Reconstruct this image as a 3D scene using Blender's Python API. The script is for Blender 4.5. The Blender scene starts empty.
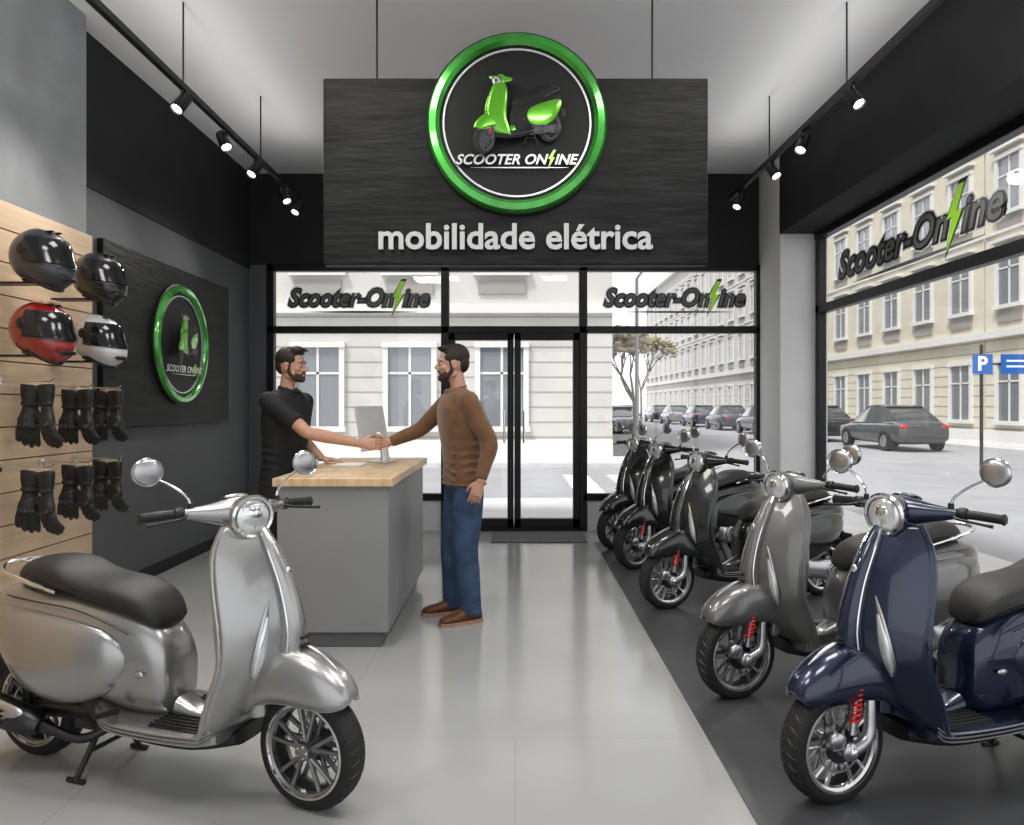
import bpy, bmesh, math, random
from mathutils import Vector, Matrix, Euler
random.seed(3)
S=bpy.context.scene
COL=S.collection
S.view_settings.view_transform='Standard'
S.view_settings.gamma=.93
rad=math.radians
V=Vector

# ------------------------------------------------------------ materials
def MAT(name,col,rough=.5,metal=0.,noise=0.,scale=8.,bump=0.,bscale=None,coat=0.,stretch=(1,1,1),emit=0.,spec=.5,sheen=0.):
    m=bpy.data.materials.new(name); m.use_nodes=True
    nt=m.node_tree; N=nt.nodes; L=nt.links
    b=N['Principled BSDF']
    b.inputs['Base Color'].default_value=(*col,1)
    b.inputs['Roughness'].default_value=rough
    b.inputs['Metallic'].default_value=metal
    b.inputs['Coat Weight'].default_value=coat
    b.inputs['Coat Roughness'].default_value=.05
    b.inputs['Specular IOR Level'].default_value=spec
    b.inputs['Sheen Weight'].default_value=sheen
    if emit:
        b.inputs['Emission Color'].default_value=(*col,1); b.inputs['Emission Strength'].default_value=emit
    if noise or bump:
        tc=N.new('ShaderNodeTexCoord'); mp=N.new('ShaderNodeMapping'); mp.inputs['Scale'].default_value=stretch
        L.new(tc.outputs['Object'],mp.inputs['Vector'])
    if noise:
        n=N.new('ShaderNodeTexNoise'); n.inputs['Scale'].default_value=scale; n.inputs['Detail'].default_value=5
        L.new(mp.outputs[0],n.inputs['Vector'])
        r=N.new('ShaderNodeValToRGB'); e=r.color_ramp.elements
        e[0].position=.3; e[1].position=.7
        e[0].color=(*[max(0,c*(1-noise)) for c in col],1); e[1].color=(*[min(1,c*(1+noise)) for c in col],1)
        L.new(n.outputs['Fac'],r.inputs['Fac']); L.new(r.outputs['Color'],b.inputs['Base Color'])
    if bump:
        n2=N.new('ShaderNodeTexNoise'); n2.inputs['Scale'].default_value=bscale or scale*4; n2.inputs['Detail'].default_value=3
        L.new(mp.outputs[0],n2.inputs['Vector'])
        bp=N.new('ShaderNodeBump'); bp.inputs['Strength'].default_value=bump; bp.inputs['Distance'].default_value=.01
        L.new(n2.outputs['Fac'],bp.inputs['Height']); L.new(bp.outputs[0],b.inputs['Normal'])
    return m

def floor_mat(name,c1,mortar,size,rough):
    m=MAT(name,c1,rough,noise=.05,scale=1.3,bump=.015,bscale=60)
    nt=m.node_tree;N=nt.nodes;L=nt.links
    b=N['Principled BSDF']; ramp=[n for n in N if n.type=='VALTORGB'][0]
    mp=[n for n in N if n.type=='MAPPING'][0]
    br=N.new('ShaderNodeTexBrick'); br.offset=0.5; br.inputs['Scale'].default_value=1
    br.inputs['Brick Width'].default_value=size; br.inputs['Row Height'].default_value=size
    br.inputs['Mortar Size'].default_value=.003; br.inputs['Mortar Smooth'].default_value=.3
    br.inputs['Mortar'].default_value=(*mortar,1)
    L.new(mp.outputs[0],br.inputs['Vector']); L.new(ramp.outputs['Color'],br.inputs['Color1']); L.new(ramp.outputs['Color'],br.inputs['Color2'])
    L.new(br.outputs['Color'],b.inputs['Base Color'])
    return m

def glass_mat(name,tint=(1,1,1),refl=.035):
    m=bpy.data.materials.new(name); m.use_nodes=True
    nt=m.node_tree; nt.nodes.clear()
    o=nt.nodes.new('ShaderNodeOutputMaterial'); t=nt.nodes.new('ShaderNodeBsdfTransparent'); g=nt.nodes.new('ShaderNodeBsdfGlossy')
    x=nt.nodes.new('ShaderNodeMixShader'); x.inputs[0].default_value=refl
    t.inputs[0].default_value=(*tint,1); g.inputs['Roughness'].default_value=.02
    nt.links.new(t.outputs[0],x.inputs[1]); nt.links.new(g.outputs[0],x.inputs[2]); nt.links.new(x.outputs[0],o.inputs[0])
    return m

# ------------------------------------------------------------ mesh builder
def cr(keys,n):
    out=[];k=len(keys)
    for i in range(n):
        t=i/(n-1)*(k-1); a=min(int(t),k-2); f=t-a
        p=[keys[max(0,a-1)],keys[a],keys[a+1],keys[min(k-1,a+2)]]
        out.append(tuple(.5*(2*p[1][j]+(p[2][j]-p[0][j])*f+(2*p[0][j]-5*p[1][j]+4*p[2][j]-p[3][j])*f*f+(3*p[1][j]-p[0][j]-3*p[2][j]+p[3][j])*f**3) for j in range(len(keys[0]))))
    return out
def sgp(v,e): return math.copysign(abs(v)**e,v)

class MB:
    def __init__(s,M=None): s.v=[];s.f=[];s.mi=[];s.M=M.copy() if M else Matrix()
    def add(s,vs,fs,m=0,R=None):
        o=len(s.v); A=s.M@R if R is not None else s.M
        s.v+=[A@V(v) for v in vs]; s.f+=[tuple(i+o for i in f) for f in fs]; s.mi+=[m]*len(fs)
    def box(s,c,d,m=0,R=None):
        x,y,z=d[0]/2,d[1]/2,d[2]/2
        vs=[(c[0]+a*x,c[1]+b*y,c[2]+e*z) for a in(-1,1) for b in(-1,1) for e in(-1,1)]
        s.add(vs,[(0,1,3,2),(4,6,7,5),(0,4,5,1),(2,3,7,6),(0,2,6,4),(1,5,7,3)],m,R)
    def span(s,x0,x1,y0,y1,z0,z1,m=0):
        s.box(((x0+x1)/2,(y0+y1)/2,(z0+z1)/2),(abs(x1-x0),abs(y1-y0),abs(z1-z0)),m)
    def loft(s,rings,m=0,closed=True,cap=True,R=None):
        n=len(rings[0]); vs=[p for r in rings for p in r]; fs=[]
        for i in range(len(rings)-1):
            for j in range(n if closed else n-1):
                k=(j+1)%n; fs.append((i*n+j,i*n+k,(i+1)*n+k,(i+1)*n+j))
        if cap and closed:
            fs.append(tuple(range(n))[::-1]); fs.append(tuple((len(rings)-1)*n+j for j in range(n)))
        s.add(vs,fs,m,R)
    def ell(s,c,r,m=0,seg=16,rn=10,R=None):
        vs=[];fs=[]
        for i in range(1,rn):
            a=math.pi*i/rn
            for j in range(seg):
                b=2*math.pi*j/seg
                vs.append((r[0]*math.sin(a)*math.cos(b),r[1]*math.sin(a)*math.sin(b),r[2]*math.cos(a)))
        t=len(vs); vs+=[(0,0,r[2]),(0,0,-r[2])]
        for i in range(rn-2):
            for j in range(seg):
                k=(j+1)%seg; fs.append((i*seg+j,(i+1)*seg+j,(i+1)*seg+k,i*seg+k))
        for j in range(seg):
            k=(j+1)%seg; fs.append((t,j,k)); fs.append((t+1,(rn-2)*seg+k,(rn-2)*seg+j))
        A=Matrix.Translation(c)
        if R is not None: A=A@R
        s.add(vs,fs,m,A)
    def tube(s,pts,rr,m=0,seg=10,smooth=0,flat=None,up=None):
        if not hasattr(rr,'__len__'): rr=[rr]*len(pts)
        if smooth:
            q=cr([tuple(p)+(r,) for p,r in zip(pts,rr)],smooth); pts=[V(p[:3]) for p in q]; rr=[p[3] for p in q]
        pts=[V(p) for p in pts]; rings=[]
        d0=(pts[1]-pts[0]).normalized()
        u=V(up) if up else (V((0,0,1)) if abs(d0.z)<.9 else V((1,0,0)))
        for i,p in enumerate(pts):
            d=(pts[min(i+1,len(pts)-1)]-pts[max(i-1,0)]).normalized()
            u=(u-d*u.dot(d)).normalized(); w=d.cross(u)
            f=flat if flat else 1
            rings.append([p+u*math.cos(2*math.pi*j/seg)*rr[i]+w*math.sin(2*math.pi*j/seg)*rr[i]*f for j in range(seg)])
        s.loft(rings,m)
    def lathe(s,prof,m=0,seg=32,R=None,closedprof=False):
        rings=[[(r*math.cos(2*math.pi*j/seg),y,r*math.sin(2*math.pi*j/seg)) for j in range(seg)] for r,y in prof]
        if closedprof: rings.append(rings[0])
        s.loft(rings,m,cap=not closedprof,R=R)
    def build(s,name,mats,parent=None,smooth=True,bevel=0,remesh=0,sm=0,solid=0,ang=40):
        me=bpy.data.meshes.new(name); me.from_pydata([tuple(v) for v in s.v],[],s.f)
        if not hasattr(mats,'__len__'): mats=[mats]
        for m in mats: me.materials.append(m)
        me.polygons.foreach_set('material_index',s.mi)
        bm=bmesh.new(); bm.from_mesh(me)
        bmesh.ops.remove_doubles(bm,verts=bm.verts,dist=1e-5)
        bmesh.ops.recalc_face_normals(bm,faces=bm.faces); bm.to_mesh(me); bm.free()
        if smooth:
            me.shade_smooth()
            if not remesh: me.set_sharp_from_angle(angle=rad(ang))
        ob=bpy.data.objects.new(name,me); COL.objects.link(ob)
        if parent: ob.parent=parent
        if solid:
            q=ob.modifiers.new('solid','SOLIDIFY'); q.thickness=solid; q.offset=0
        if bevel:
            q=ob.modifiers.new('bev','BEVEL'); q.width=bevel; q.segments=2; q.limit_method='ANGLE'
        if remesh:
            q=ob.modifiers.new('rm','REMESH'); q.mode='VOXEL'; q.voxel_size=remesh; q.use_smooth_shade=True
            if sm:
                q=ob.modifiers.new('sm','SMOOTH'); q.iterations=sm; q.factor=.5
        return ob

def empty(name,loc=(0,0,0),rot=(0,0,0),parent=None):
    e=bpy.data.objects.new(name,None); e.location=loc; e.rotation_euler=rot; e.empty_display_size=.1
    COL.objects.link(e)
    if parent: e.parent=parent
    return e

# ------------------------------------------------------------ common materials
m_white=MAT('white_plaster',(.74,.74,.74),.7,noise=.03,scale=2,bump=.05,bscale=40)
m_ceil=MAT('ceiling_paint',(.86,.86,.87),.8,noise=.02,scale=1)
m_dark=MAT('dark_wall_paint',(.022,.023,.025),.7,noise=.15,scale=3,bump=.05,spec=.3)
m_greywall=MAT('grey_wall_paint',(.10,.105,.11),.7,noise=.06,scale=2,bump=.05)
m_conc=MAT('concrete_wall',(.27,.28,.29),.75,noise=.12,scale=3,bump=.15,bscale=20)
m_frame=MAT('black_aluminium',(.012,.012,.013),.35,metal=.3)
m_floor=floor_mat('polished_concrete',(.37,.375,.372),(.32,.32,.32),1.6,.14)
m_mat=floor_mat('dark_tile',(.072,.075,.079),(.062,.062,.062),1.5,.36)
m_wood=MAT('light_oak',(.62,.46,.31),.5,noise=.12,scale=5,stretch=(1,.25,5),bump=.03)
m_woodtop=MAT('oak_top',(.62,.45,.27),.4,noise=.18,scale=4,stretch=(6,1,1))
m_counter=MAT('counter_grey',(.25,.255,.26),.5,noise=.03,scale=3)
m_glass=glass_mat('window_glass')
m_black=MAT('black_plastic',(.012,.012,.012),.4)
m_rubber=MAT('tyre_rubber',(.014,.014,.014),.7,bump=.2,bscale=60)
m_chrome=MAT('chrome',(.75,.75,.75),.1,metal=1)
m_alum=MAT('cast_aluminium',(.5,.5,.51),.32,metal=1,bump=.05,bscale=80)
m_seat=MAT('seat_leather',(.020,.019,.018),.45,bump=.25,bscale=220)
m_lens=MAT('clear_lens',(.75,.77,.78),.08,metal=.55,coat=1)
m_red=MAT('red_enamel',(.6,.01,.012),.3,coat=.5)
m_dmetal=MAT('dark_metal',(.07,.07,.075),.35,metal=.9)
m_rimd=MAT('rim_graphite',(.28,.28,.285),.3,metal=.9)
m_rims=MAT('rim_silver',(.62,.62,.63),.25,metal=.95)
m_mirror=MAT('mirror_glass',(.7,.72,.73),.05,metal=1)
m_orange=MAT('amber_lens',(.8,.25,.02),.2,coat=1)
m_green=MAT('green_enamel',(.06,.40,.05),.22,metal=.45,coat=1,noise=.5,scale=3.5)
m_lime=MAT('lime_bolt',(.42,.85,.04),.35,coat=.5,emit=.15)
m_silverink=MAT('brushed_silver',(.72,.73,.74),.3,metal=.6)

# ------------------------------------------------------------ scooter
SH=cr([(.300,.262,.180,.02),(.36,.272,.190,.045),(.42,.33,.198,.085),(.475,.42,.200,.11),(.525,.52,.200,.122),(.530,.64,.196,.130),(.495,.775,.180,.130),(.440,.895,.148,.105),(.390,.982,.095,.055)],33)
def shield_pt(u,v,off=0):
    i=v*(len(SH)-1); a=min(int(i),len(SH)-2); f=i-a
    x,z,w,c=[SH[a][k]*(1-f)+SH[a+1][k]*f for k in range(4)]
    bulge=.015*math.exp(-(u/.22)**2)*min(1,max(0,(v-.2)*4))
    return V((x-c*abs(u)**1.75+bulge+off,u*w,z))

def wheel(mb,c,R=.21,side=1,seg=56):
    A=Matrix.Translation(c)
    prof=[]
    for i in range(28):
        a=2*math.pi*i/28
        prof.append((R-.034+.034*sgp(math.cos(a),.8),.050*sgp(math.sin(a),.75)))
    mb.lathe(prof,3,seg,A,True)
    for k in range(30):
        a=2*math.pi*k/30
        for sd in(-1,1):
            p=[A@(Matrix.Rotation(a+da,4,'Y')@V((R-dr,sd*y,0))) for da,dr,y in((0,.0005,.006),(.04,.001,.018),(.075,.004,.030),(.09,.011,.041))]
            mb.tube(p,[.0022,.0026,.0024,.0016],9,5)
    ri=R-.056
    mb.lathe([(ri+.004,-.044),(ri+.012,-.048),(ri+.006,-.050),(ri-.008,-.042),(ri-.010,-.02),(ri-.010,.02),(ri-.008,.042),(ri+.006,.050),(ri+.012,.048),(ri+.004,.044)],4,seg,A,True)
    for sg_ in(-1,1): mb.lathe([(ri+.008,sg_*.047),(ri+.011,sg_*.0512),(ri+.003,sg_*.0525),(ri+.001,sg_*.048)],2,seg,A,True)
    mb.lathe([(.012,-.06),(.03,-.055),(.036,-.03),(.036,.03),(.03,.055),(.012,.06)],4,20,A)
    for k in range(5):
        for d in(-.17,.17):
            a=2*math.pi*k/5+.3; b=a+d*1.35
            for sy in(-.026,.026):
                p0=V((math.cos(a+d*.5)*.03,sy*1.15,math.sin(a+d*.5)*.03)); p1=V((math.cos(b)*(ri-.004),sy,math.sin(b)*(ri-.004)))
                mb.tube([A@p0,A@((p0+p1)/2),A@p1],[.011,.0085,.010],4,8)
    mb.lathe([(.088,-.008),(.095,-.008),(.095,-.004),(.088,-.004)],7,seg,A@Matrix.Translation((0,side*.045,0)),True)
    mb.lathe([(.0,-.012),(.062,-.010),(.062,.0),(.0,.002)],9,24,A@Matrix.Translation((0,side*.04,0)))
    for k in range(10):
        a=2*math.pi*k/10
        mb.ell(A@V((math.cos(a)*.075,side*.04,math.sin(a)*.075)),(.012,.003,.006),7,8,6,Matrix.Rotation(-a,4,'Y'))
    for k in range(5):
        a=2*math.pi*k/5
        for sy in(-1,1): mb.ell(A@V((math.cos(a)*.02,sy*.056,math.sin(a)*.02)),(.005,.004,.005),2,8,6)

def ring_se(x,w,zb,zt,n=2.5,seg=28,cy=0):
    zc=(zb+zt)/2;h=(zt-zb)/2
    return [(x,cy+w*sgp(math.cos(2*math.pi*j/seg),2/n),zc+h*sgp(math.sin(2*math.pi*j/seg),2/n)) for j in range(seg)]

def scooter(parent,paint,rim,bar=0,steer=0,T=Matrix(),sc=1,mini=False):
    mats=[paint,m_black,m_chrome,m_rubber,rim,m_lens,m_red,m_alum,m_seat,m_dmetal,m_mirror,m_orange]
    if mini: mats=[paint,m_logoback,m_dmetal,m_logoback,m_dmetal,m_lens,m_red,m_dmetal,m_logoback,m_dmetal,m_dmetal,m_orange]
    bm_=1 if mini else 0
    b=MB(T)
    secs=cr([(.075,.065,.27,.46),(.055,.095,.26,.540),(-.01,.118,.25,.610),(-.13,.142,.26,.660),(-.30,.160,.31,.692),(-.48,.160,.38,.705),(-.63,.138,.45,.705),(-.75,.100,.52,.69),(-.82,.050,.565,.66)],30)
    b.loft([ring_se(*q,n=2.7) for q in secs],bm_)
    b.ell((-.800,0,.610),(.035,.055,.038),6)
    b.tube([(-.78,0,.56),(-.84,0,.45),(-.87,0,.36)],[.03,.02,.015],1,8)
    b.box((-.875,0,.40),(.008,.15,.11),7)
    for s in(-1,1):
        cs=cr([(-.075,.010,.45,.49,.122),(-.095,.028,.405,.53,.124),(-.15,.050,.350,.575,.130),(-.26,.068,.305,.605,.138),(-.40,.078,.290,.625,.140),(-.54,.074,.325,.635,.135),(-.66,.054,.40,.632,.118),(-.745,.028,.48,.615,.10),(-.765,.008,.53,.585,.09)],28)
        b.loft([ring_se(x,w,zb,zt,2.1,24,s*cy) for x,w,zb,zt,cy in cs],0)
        b.tube([(-.10,s*.14,.29),(-.12,s*.225,.30)],[.012,.010],1,8)
        b.ell((-.018,s*.128,.43),(.024,.007,.012),7,12,8)
        b.tube([(-.05,s*.142,.58),(-.25,s*.165,.652),(-.48,s*.168,.672),(-.68,s*.12,.668)],.003,1,6,14)
    fl=cr([(.36,.165,.235,.282),(.30,.182,.225,.272),(.15,.190,.222,.268),(0,.190,.222,.268),(-.12,.18,.225,.275),(-.22,.13,.24,.30)],14)
    b.loft([ring_se(x,w,zb,zt,5,28) for x,w,zb,zt in fl],bm_)
    b.loft([ring_se(x,w,zb,zt,3,20) for x,w,zb,zt in cr([(.38,.09,.20,.26),(.2,.12,.165,.24),(-.05,.12,.165,.24),(-.25,.10,.20,.26)],10)],1)
    b.loft([ring_se(x,w,zb,zt,2.5,16) for x,w,zb,zt in cr([(.36,.05,.24,.33),(.2,.045,.24,.285),(.08,.06,.24,.33)],8)],0)
    b.span(.06,.31,-.16,.16,.262,.272,1)
    for s in(-1,1):
        for k in range(5):
            y=s*(.058+k*.022); b.tube([(.31,y,.273),(.06,y,.273)],.005,1,6)
        for h in range(3):
            b.tube([(.36,s*(.198-.001*h),.30-.014*h),(.30,s*.1945,.270-.014*h),(.10,s*.1955,.262-.014*h),(-.10,s*.186,.264-.013*h),(-.20,s*.145,.275-.010*h)],.0035,7,6,18)
    b.tube([(-.42,.125,.70),(-.56,.14,.735),(-.72,.11,.765),(-.78,0,.775),(-.72,-.11,.765),(-.56,-.14,.735),(-.42,-.125,.70)],.009,2,8,30)
    for s in(-1,1):
        b.tube([(-.24,s*.07,.22),(-.28,s*.10,.10),(-.29,s*.15,.012)],[.013,.012,.011],1,8)
        b.tube([(-.33,s*.15,.010),(-.25,s*.15,.010)],.010,1,8)
    b.tube([(-.28,-.10,.10),(-.28,.10,.10)],.009,1,8)
    b.build('body_shell',mats,parent)
    b=MB(T)
    secs=cr([(.035,.035,.59,.61),(.015,.080,.585,.655),(-.05,.112,.61,.712),(-.16,.130,.64,.745),(-.29,.134,.668,.757),(-.37,.132,.685,.775),(-.45,.130,.69,.808),(-.54,.124,.69,.816),(-.63,.100,.695,.802),(-.70,.055,.70,.755)],30)
    b.loft([ring_se(x,w,zb,zt,2.6,28) for x,w,zb,zt in secs],8)
    for s in(-1,1):
        pts=[(x,s*(w*.985),(zb*.55+zt*.45)) for x,w,zb,zt in secs[2:-1]]
        b.tube(pts,.004,1,6)
    b.build('seat',mats,parent)
    b=MB(T)
    nu,nv=25,33; vs=[];fs=[]
    for i in range(nv):
        for j in range(nu): vs.append(shield_pt(-1+2*j/(nu-1),i/(nv-1)))
    for i in range(nv-1):
        for j in range(nu-1): fs.append((i*nu+j,i*nu+j+1,(i+1)*nu+j+1,(i+1)*nu+j))
    b.add(vs,fs,0)
    b.build('leg_shield',mats,parent,solid=.022*sc)
    b=MB(T)
    for s in(-1,1):
        b.tube([shield_pt(s*1.0,v/20) for v in range(0,21)],.012,0,10)
        P=[shield_pt(s*u,v,.010) for u,v in((.30,.72),(.42,.66),(.52,.57),(.56,.49),(.54,.43))]
        b.tube(P,[.003,.016,.028,.026,.006],7,14,18,flat=.45,up=(0,1,0))
        b.tube([p+V((.007,0,0)) for p in P[1:]],[.006,.023,.021,.004],5,14,18,flat=.45,up=(0,1,0))
    b.tube([shield_pt(0,v,.010) for v in(.98,.88,.76,.62,.48,.40)],[.020,.032,.040,.048,.052,.022],0,14,22,flat=1.0,up=(1,0,0))
    for s in(-1,1): b.tube([shield_pt(0,v,.012)+V((.012,s*y,0)) for v,y in((.97,.020),(.88,.032),(.74,.041),(.60,.048),(.48,.052),(.42,.033))],.0048,2,6,22)
    for k in range(6):
        p=shield_pt(0,.43+k*.030,.012+.046); b.box(p,(.022,.062-.004*k,.0075),1)
    b.ell(shield_pt(0,.80,.052),(.008,.014,.016),2,12,8)
    b.loft([[(x-.03+dx*.5,y,z) for dx,y in [(-.09*a,-.75*w),(-.12*a,-.3*w),(-.12*a,.3*w),(-.09*a,.75*w),(.06,.8*w),(.06,-.8*w)]] for x,z,w,a in [(.40,.42,.13,.6),(.40,.5,.16,1),(.385,.64,.16,1),(.36,.72,.14,.8),(.34,.76,.08,.3)]],0)
    b.tube([(.42,0,.30),(.38,0,.80),(.345,0,.98)],[.05,.05,.05],0,14)
    b.build('shield_trim',mats,parent)
    Tb=T@Matrix.Translation((.335,0,.030))@Matrix.Rotation(bar,4,'Z')@Matrix.Translation((-.335,0,0))
    b=MB(Tb)
    rings=[]
    for y,x,z,rx,rz in cr([(-.205,.285,1.005,.014,.014),(-.17,.295,1.003,.021,.021),(-.11,.315,1.000,.040,.034),(-.05,.33,.998,.060,.050),(0,.335,.998,.066,.056),(.05,.33,.998,.060,.050),(.11,.315,1.0,.040,.034),(.17,.295,1.003,.021,.021),(.205,.285,1.005,.014,.014)],27):
        rings.append([(x+rx*math.cos(2*math.pi*j/20),y,z+rz*math.sin(2*math.pi*j/20)) for j in range(20)])
    b.loft(rings,0)
    b.tube([(.335,0,.99),(.345,0,.95),(.355,0,.915)],[.064,.066,.060],0,20)
    H=Matrix.Translation((.335,0,.995))@Matrix.Rotation(rad(-90),4,'Z')@Matrix.Rotation(rad(-4),4,'X')
    b.lathe([(.050,0),(.066,.03),(.074,.065),(.076,.085),(.070,.09)],0,28,H)
    b.lathe([(.070,.083),(.078,.083),(.080,.094),(.073,.102),(.064,.098)],2,32,H,True)
    b.ell(H@V((0,.088,0)),(.022,.066,.066),5,20,12)
    b.ell(H@V((0,.100,.01)),(.014,.030,.030),2,14,8)
    for k in range(-2,3): b.box((0,0,0),(.0015,.004,.085),7,H@Matrix.Translation((k*.021,.109-abs(k)*.005,0)))
    b.ell((.29,0,1.040),(.045,.055,.018),1)
    b.ell((.30,0,1.052),(.02,.05,.010),0)
    for s in(-1,1):
        b.tube([(.285,s*.20,1.005),(.275,s*.24,1.005),(.262,s*.325,1.0)],[.0145,.0165,.0165],1,14)
        b.ell((.261,s*.33,1.0),(.020,.008,.020),1)
        b.lathe([(.0,.185),(.02,.187),(.023,.195),(.023,.215),(.018,.222)],1,14,Matrix.Translation((.283,0,1.005))@Matrix.Scale(s,4,(0,1,0)))
        b.tube([(.31,s*.19,1.0),(.345,s*.22,.995),(.335,s*.30,.985),(.33,s*.33,.982)],[.006,.005,.005,.007],1,8,14)
        if not mini:
            b.tube([(.29,s*.165,1.01),(.285,s*.175,1.06),(.27,s*.225,1.105),(.265,s*.28,1.135)],[.0055,.005,.0045,.0045],2,8,18)
            b.tube([(.29,s*.165,1.0),(.29,s*.167,1.04)],[.013,.010],1,10)
            Q=Matrix.Translation((.265,s*.305,1.158))@Matrix.Rotation(s*rad(-8),4,'Z')
            b.ell(Q@V((0,0,0)),(.016,.054,.049),7,20,12)
            b.lathe([(.053,-.012),(.055,-.009),(.053,-.005),(.050,-.008)],2,24,Q@Matrix.Rotation(rad(90),4,'Z')@Matrix.Diagonal((1,.9,.92,1)),True)
            b.lathe([(.0,-.002),(.044,-.002),(.047,.001),(.041,.004),(0,.004)],10,24,Q@Matrix.Translation((-.014,0,0))@Matrix.Rotation(rad(90),4,'Z'))
    b.build('handlebar',mats,parent)
    Tf=T@Matrix.Translation((.61,0,0))@Matrix.Rotation(steer,4,'Z')@Matrix.Translation((-.61,0,0))
    b=MB(Tf); wheel(b,(.64,0,.21),side=1)
    b.tube([(.64,.085,.21),(.56,.085,.25),(.54,.075,.36),(.52,.05,.46)],[.024,.022,.020,.022],7,12,12)
    b.ell((.64,.085,.21),(.035,.02,.035),7); b.ell((.64,.10,.21),(.018,.012,.018),2)
    b.tube([(.64,.090,.27),(.60,.080,.45)],.011,7,10)
    p0=V((.632,.088,.32));p1=V((.605,.080,.43))
    pts=[]
    for i in range(90):
        t=i/89; a=t*2*math.pi*6.5; pts.append(p0.lerp(p1,t)+V((.019*math.cos(a),.019*math.sin(a),0)))
    b.tube(pts,.0052,6,6)
    b.box((.695,.07,.26),(.05,.035,.075),7,None)
    b.ell((.70,.085,.26),(.035,.02,.03),7)
    b.tube([(.70,.09,.28),(.66,.10,.36),(.60,.05,.46)],.005,1,6,10)
    b.tube([(.52,-.02,.45),(.50,0,.52)],.03,1,10)
    b.build('front_wheel',mats,parent)
    b=MB(Tf)
    rings=[]
    for x,w,zb,zt in cr([(.176,.015,.398,.408),(.162,.050,.388,.442),(.115,.074,.380,.490),(.04,.090,.385,.532),(-.05,.100,.390,.556),(-.14,.104,.375,.560),(-.22,.100,.330,.54),(-.27,.085,.29,.49),(-.29,.06,.27,.42)],26):
        r=[]
        for j in range(19):
            a=math.pi*j/18; r.append((.64+x,w*sgp(math.cos(a),.78),zb+(zt-zb)*sgp(math.sin(a),.78)))
        rings.append(r)
    b.loft(rings,0,closed=False)
    b.build('front_fender',mats,parent,solid=.010*sc)
    b=MB(Tf)
    b.tube([r[0] for r in rings[2:-3]],.005,0,6); b.tube([r[-1] for r in rings[2:-3]],.005,0,6)
    b.tube([(.64+x,0,z) for x,z in((.11,.497),(.06,.530),(0,.556),(-.06,.567))],[.003,.007,.007,.003],7,8,10)
    b.build('fender_rim',mats,parent)
    b=MB(T); wheel(b,(-.64,0,.21),side=-1)
    b.build('rear_wheel',mats,parent)
    b=MB(T)
    b.loft([ring_se(x,w,zb,zt,2.6,20,.115) for x,w,zb,zt in cr([(-.20,.02,.22,.30),(-.23,.05,.18,.34),(-.34,.058,.16,.35),(-.48,.055,.165,.30),(-.62,.055,.13,.295),(-.72,.04,.16,.26),(-.74,.01,.19,.23)],20)],7)
    for c,r in(((-.33,.165,.255),.075),((-.63,.165,.212),.06)):
        A=Matrix.Translation(c)
        b.lathe([(r,0),(r*.98,.014),(r*.8,.016),(r*.75,.008),(r*.35,.008),(r*.3,.018),(0,.018)],7,24,A)
        for k in range(10):
            a=2*math.pi*k/10; b.box((r*.56,.01,0),(r*.36,.008,.006),1,A@Matrix.Rotation(a,4,'Y'))
    b.ell((-.30,0,.26),(.13,.10,.09),9)
    b.tube([(-.3,-.06,.25),(-.64,-.075,.21)],[.04,.03],9,12)
    b.tube([(-.20,-.05,.20),(-.30,-.11,.15),(-.42,-.14,.18),(-.50,-.145,.20)],[.018,.018,.02,.03],9,12,14)
    ex=[(-.46,-.155,.195),(-.50,-.16,.205),(-.62,-.165,.225),(-.78,-.17,.262),(-.83,-.17,.274),(-.845,-.17,.278)]
    b.tube(ex,[.03,.052,.056,.056,.045,.02],9,20)
    b.tube([(-.50,-.185,.215),(-.54,-.190,.222),(-.66,-.200,.245),(-.79,-.202,.277),(-.82,-.195,.28)],[.02,.045,.054,.045,.02],7,16,16,flat=.45)
    for k in range(3): b.tube([(-.58,-.222,.215+k*.022),(-.75,-.226,.252+k*.022)],.004,1,6)
    b.tube([(-.60,-.10,.22),(-.58,-.11,.48)],.018,1,10)
    b.tube([(-.60,.10,.24),(-.58,.10,.48)],.018,1,10)
    b.loft([[(-.64+math.cos(a)*.245,y,.21+math.sin(a)*.245) for y in(-.06,-.04,.04,.06)] for a in [rad(60+i*12) for i in range(10)]],1,closed=False)
    b.box((-.3,0,.20),(.2,.12,.08),9)
    b.build('engine_and_exhaust',mats,parent)

def place_scooter(rear,front,paint,rim,bar,steer):
    r=V((rear[0],rear[1],0));f=V((front[0],front[1],0)); d=f-r
    c=(r+f)/2
    e=empty('motor_scooter',c,(0,0,math.atan2(d.y,d.x)))
    scooter(e,paint,rim,bar,steer)
    return e
def paintm(n,c,metal=.6,rough=.28): return MAT(n,c,rough,metal=metal,coat=1.0,noise=.03,scale=200)
p_silver=paintm('silver_paint',(.37,.37,.365),.8,.31)
p_grey=paintm('grey_paint',(.15,.15,.145),.5,.36)
p_navy=paintm('navy_paint',(.010,.018,.05),.35,.25)
p_black=paintm('black_paint',(.012,.013,.012),.3,.22)
p_gblack=paintm('dark_grey_paint',(.022,.025,.024),.4,.25)
place_scooter((-1.935,3.07),(-.715,2.66),p_silver,m_rimd,rad(-25),rad(-6))
place_scooter((2.36,3.09),(1.14,2.70),p_navy,m_rims,rad(12),rad(4))
place_scooter((2.30,4.02),(1.07,3.65),p_grey,m_rimd,rad(12),rad(4))
place_scooter((2.28,5.62),(1.06,5.24),p_gblack,m_rims,rad(10),rad(4))
place_scooter((2.17,7.10),(1.03,6.50),p_black,m_rimd,rad(10),rad(4))
place_scooter((2.05,8.05),(1.0,7.40),p_black,m_rimd,rad(10),rad(4))

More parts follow.
